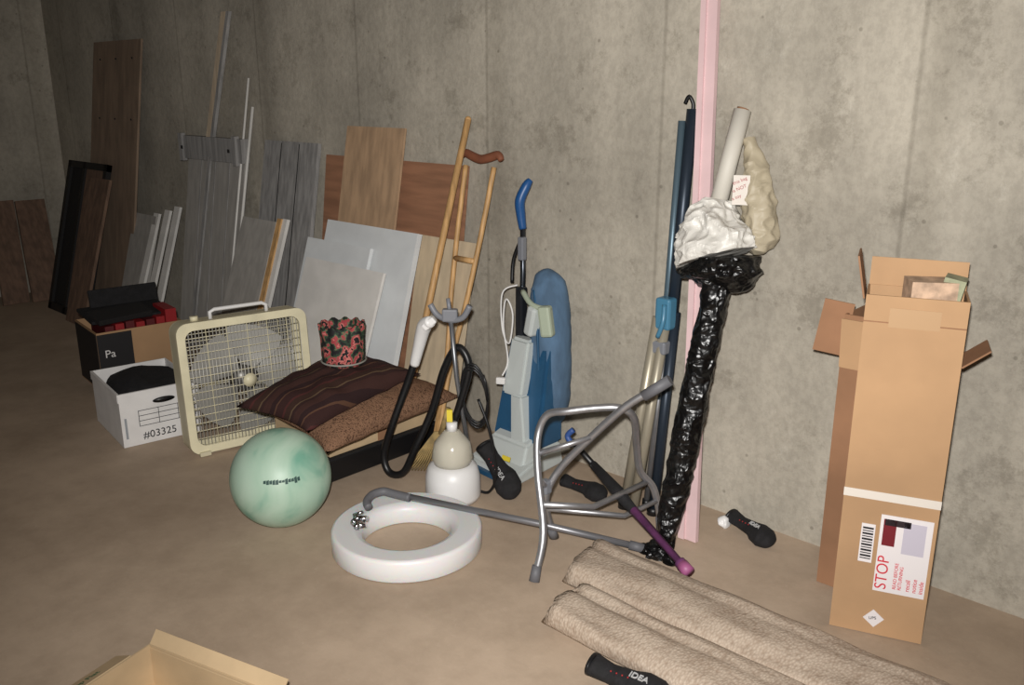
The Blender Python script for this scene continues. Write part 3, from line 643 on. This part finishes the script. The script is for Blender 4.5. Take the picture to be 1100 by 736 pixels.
rug('rolled_rug',6.04,7.75,-.728,.130,.044,0,skew=-.02)
rug('rolled_rug',6.16,7.75,-.968,.112,.040,3)

# ------------------------------------------------------------------ golf head covers
def cover(name,o,u,up,sc=1,txt='IDEA'):
    u=V(u).normalized(); up=(V(up)-u*V(up).dot(u)).normalized(); bkv=up.cross(u)
    fr=frame(o,u,bkv,up); b=B(name)
    b.tube([(-.11*sc,0,.01*sc),(-.06*sc,0,.0),(.0,0,0),(.03*sc,0,-.005),(.07*sc,-.005,-.01*sc),(.10*sc,-.01,-.01*sc),(.115*sc,-.012,-.01*sc)],[.034*sc,.028*sc,.034*sc,.046*sc,.048*sc,.034*sc,.008*sc],blackm,20,sm=5,frame=fr@Matrix.Scale(.72,4,(0,0,1)))
    b.tube([(-.115*sc,0,.01*sc),(-.108*sc,0,.01*sc)],.034*sc,black,20,sm=5,frame=fr@Matrix.Scale(.72,4,(0,0,1)))
    b.text(txt,fr@Matrix.Translation((.0,-.012*sc,.033*sc)),.024*sc,M('grey_white_print',(180,180,180),.6),.002)
    for k in range(4): b.ball((-.05*sc+.016*k*sc,-.012,.022*sc+.001*k),(.003,.003,.003),red,sub=1,frame=fr)
    b.done()
cover('golf_club_cover',(6.33,-.10,.033),(.8,-.25,-.0),(0,-.3,1),.95)
cover('golf_club_cover',(5.39,-.47,.10),(.50,-.10,-.32),(.5,-.7,.5),1.15)
cover('golf_club_cover',(5.66,-.25,.035),(.9,.1,0),(.1,-.4,1),.9,' ')
cover('golf_club_cover',(6.525,-1.135,.037),(.9,.12,0),(0,-.2,1),1.1)
b=B('crumpled_paper'); b.ball((6.22,-.10,.022),(.022,.03,.022),white,sub=3,fn=lambda q:q*(1+.5*noise.noise(q*60))); b.done()

# ------------------------------------------------------------------ open carton, near left
u=V((.963,.27,0)).normalized(); d3=.34; w3=.47; h3=.13
Fk2=frame((5.53,-2.01,.002),u,(-u.y,u.x,0))@Matrix.Translation((0,-d3,0))
b=B('open_cardboard_box'); openbox(b,Fk2,w3,d3,h3,.005,cardl,cardl)
b.box((w3/2,d3+.012,h3+.010),(w3,.004,.05),cardl,rot=RX(-40),frame=Fk2)
b.box((-.032,d3*.42,h3-.012),(.064,d3*.8,.004),cardl,rot=RY(-20),frame=Fk2)
b.text('Keep Flat',Fk2@Matrix.Translation((-.024,.10,h3-.006))@Matrix.Rotation(math.radians(-20),4,'Y')@Matrix.Rotation(math.radians(90),4,'Z'),.026,M('green_print',(70,90,60),.7))
b.box((w3*.5,d3*.6,.02),(w3*.8,d3*.55,.012),M('brown_kraft',(150,122,84),.9),rot=RZ(6),frame=Fk2)
b.done()

# ------------------------------------------------------------------ lights
cx,cy,cz=7.7,-2.874,1.6
l=bpy.data.lights.new('camera_flash','SPOT'); l.energy=500; l.shadow_soft_size=.03; l.color=(1,.975,.945); l.spot_size=math.radians(106); l.spot_blend=1.0
o=bpy.data.objects.new('camera_flash',l); o.location=(cx-.03,cy-.02,cz+.10); o.rotation_euler=(math.radians(77),0,math.radians(39)); COL.objects.link(o)
l=bpy.data.lights.new('ambient_fill','POINT'); l.energy=9; l.shadow_soft_size=.15; l.color=(1,.85,.68)  # added fill lamp for a little warm ambient; no real bulb seen there
o=bpy.data.objects.new('ambient_fill',l); o.location=(6.5,-3.6,2.4); COL.objects.link(o)
wd=bpy.data.worlds.new('w'); bpy.context.scene.world=wd; wd.use_nodes=True; wd.node_tree.nodes['Background'].inputs[0].default_value=(.9,.88,.85,1); wd.node_tree.nodes['Background'].inputs[1].default_value=.06
# ------------------------------------------------------------------ camera
cam=bpy.data.cameras.new('camera'); cam.sensor_width=36; cam.lens=950/1100*36; cam.clip_start=.05
co=bpy.data.objects.new('camera',cam); co.location=(cx,cy,cz); co.rotation_euler=(math.radians(74),0,math.radians(43)); COL.objects.link(co); bpy.context.scene.camera=co
bpy.context.scene.view_settings.view_transform='Standard'
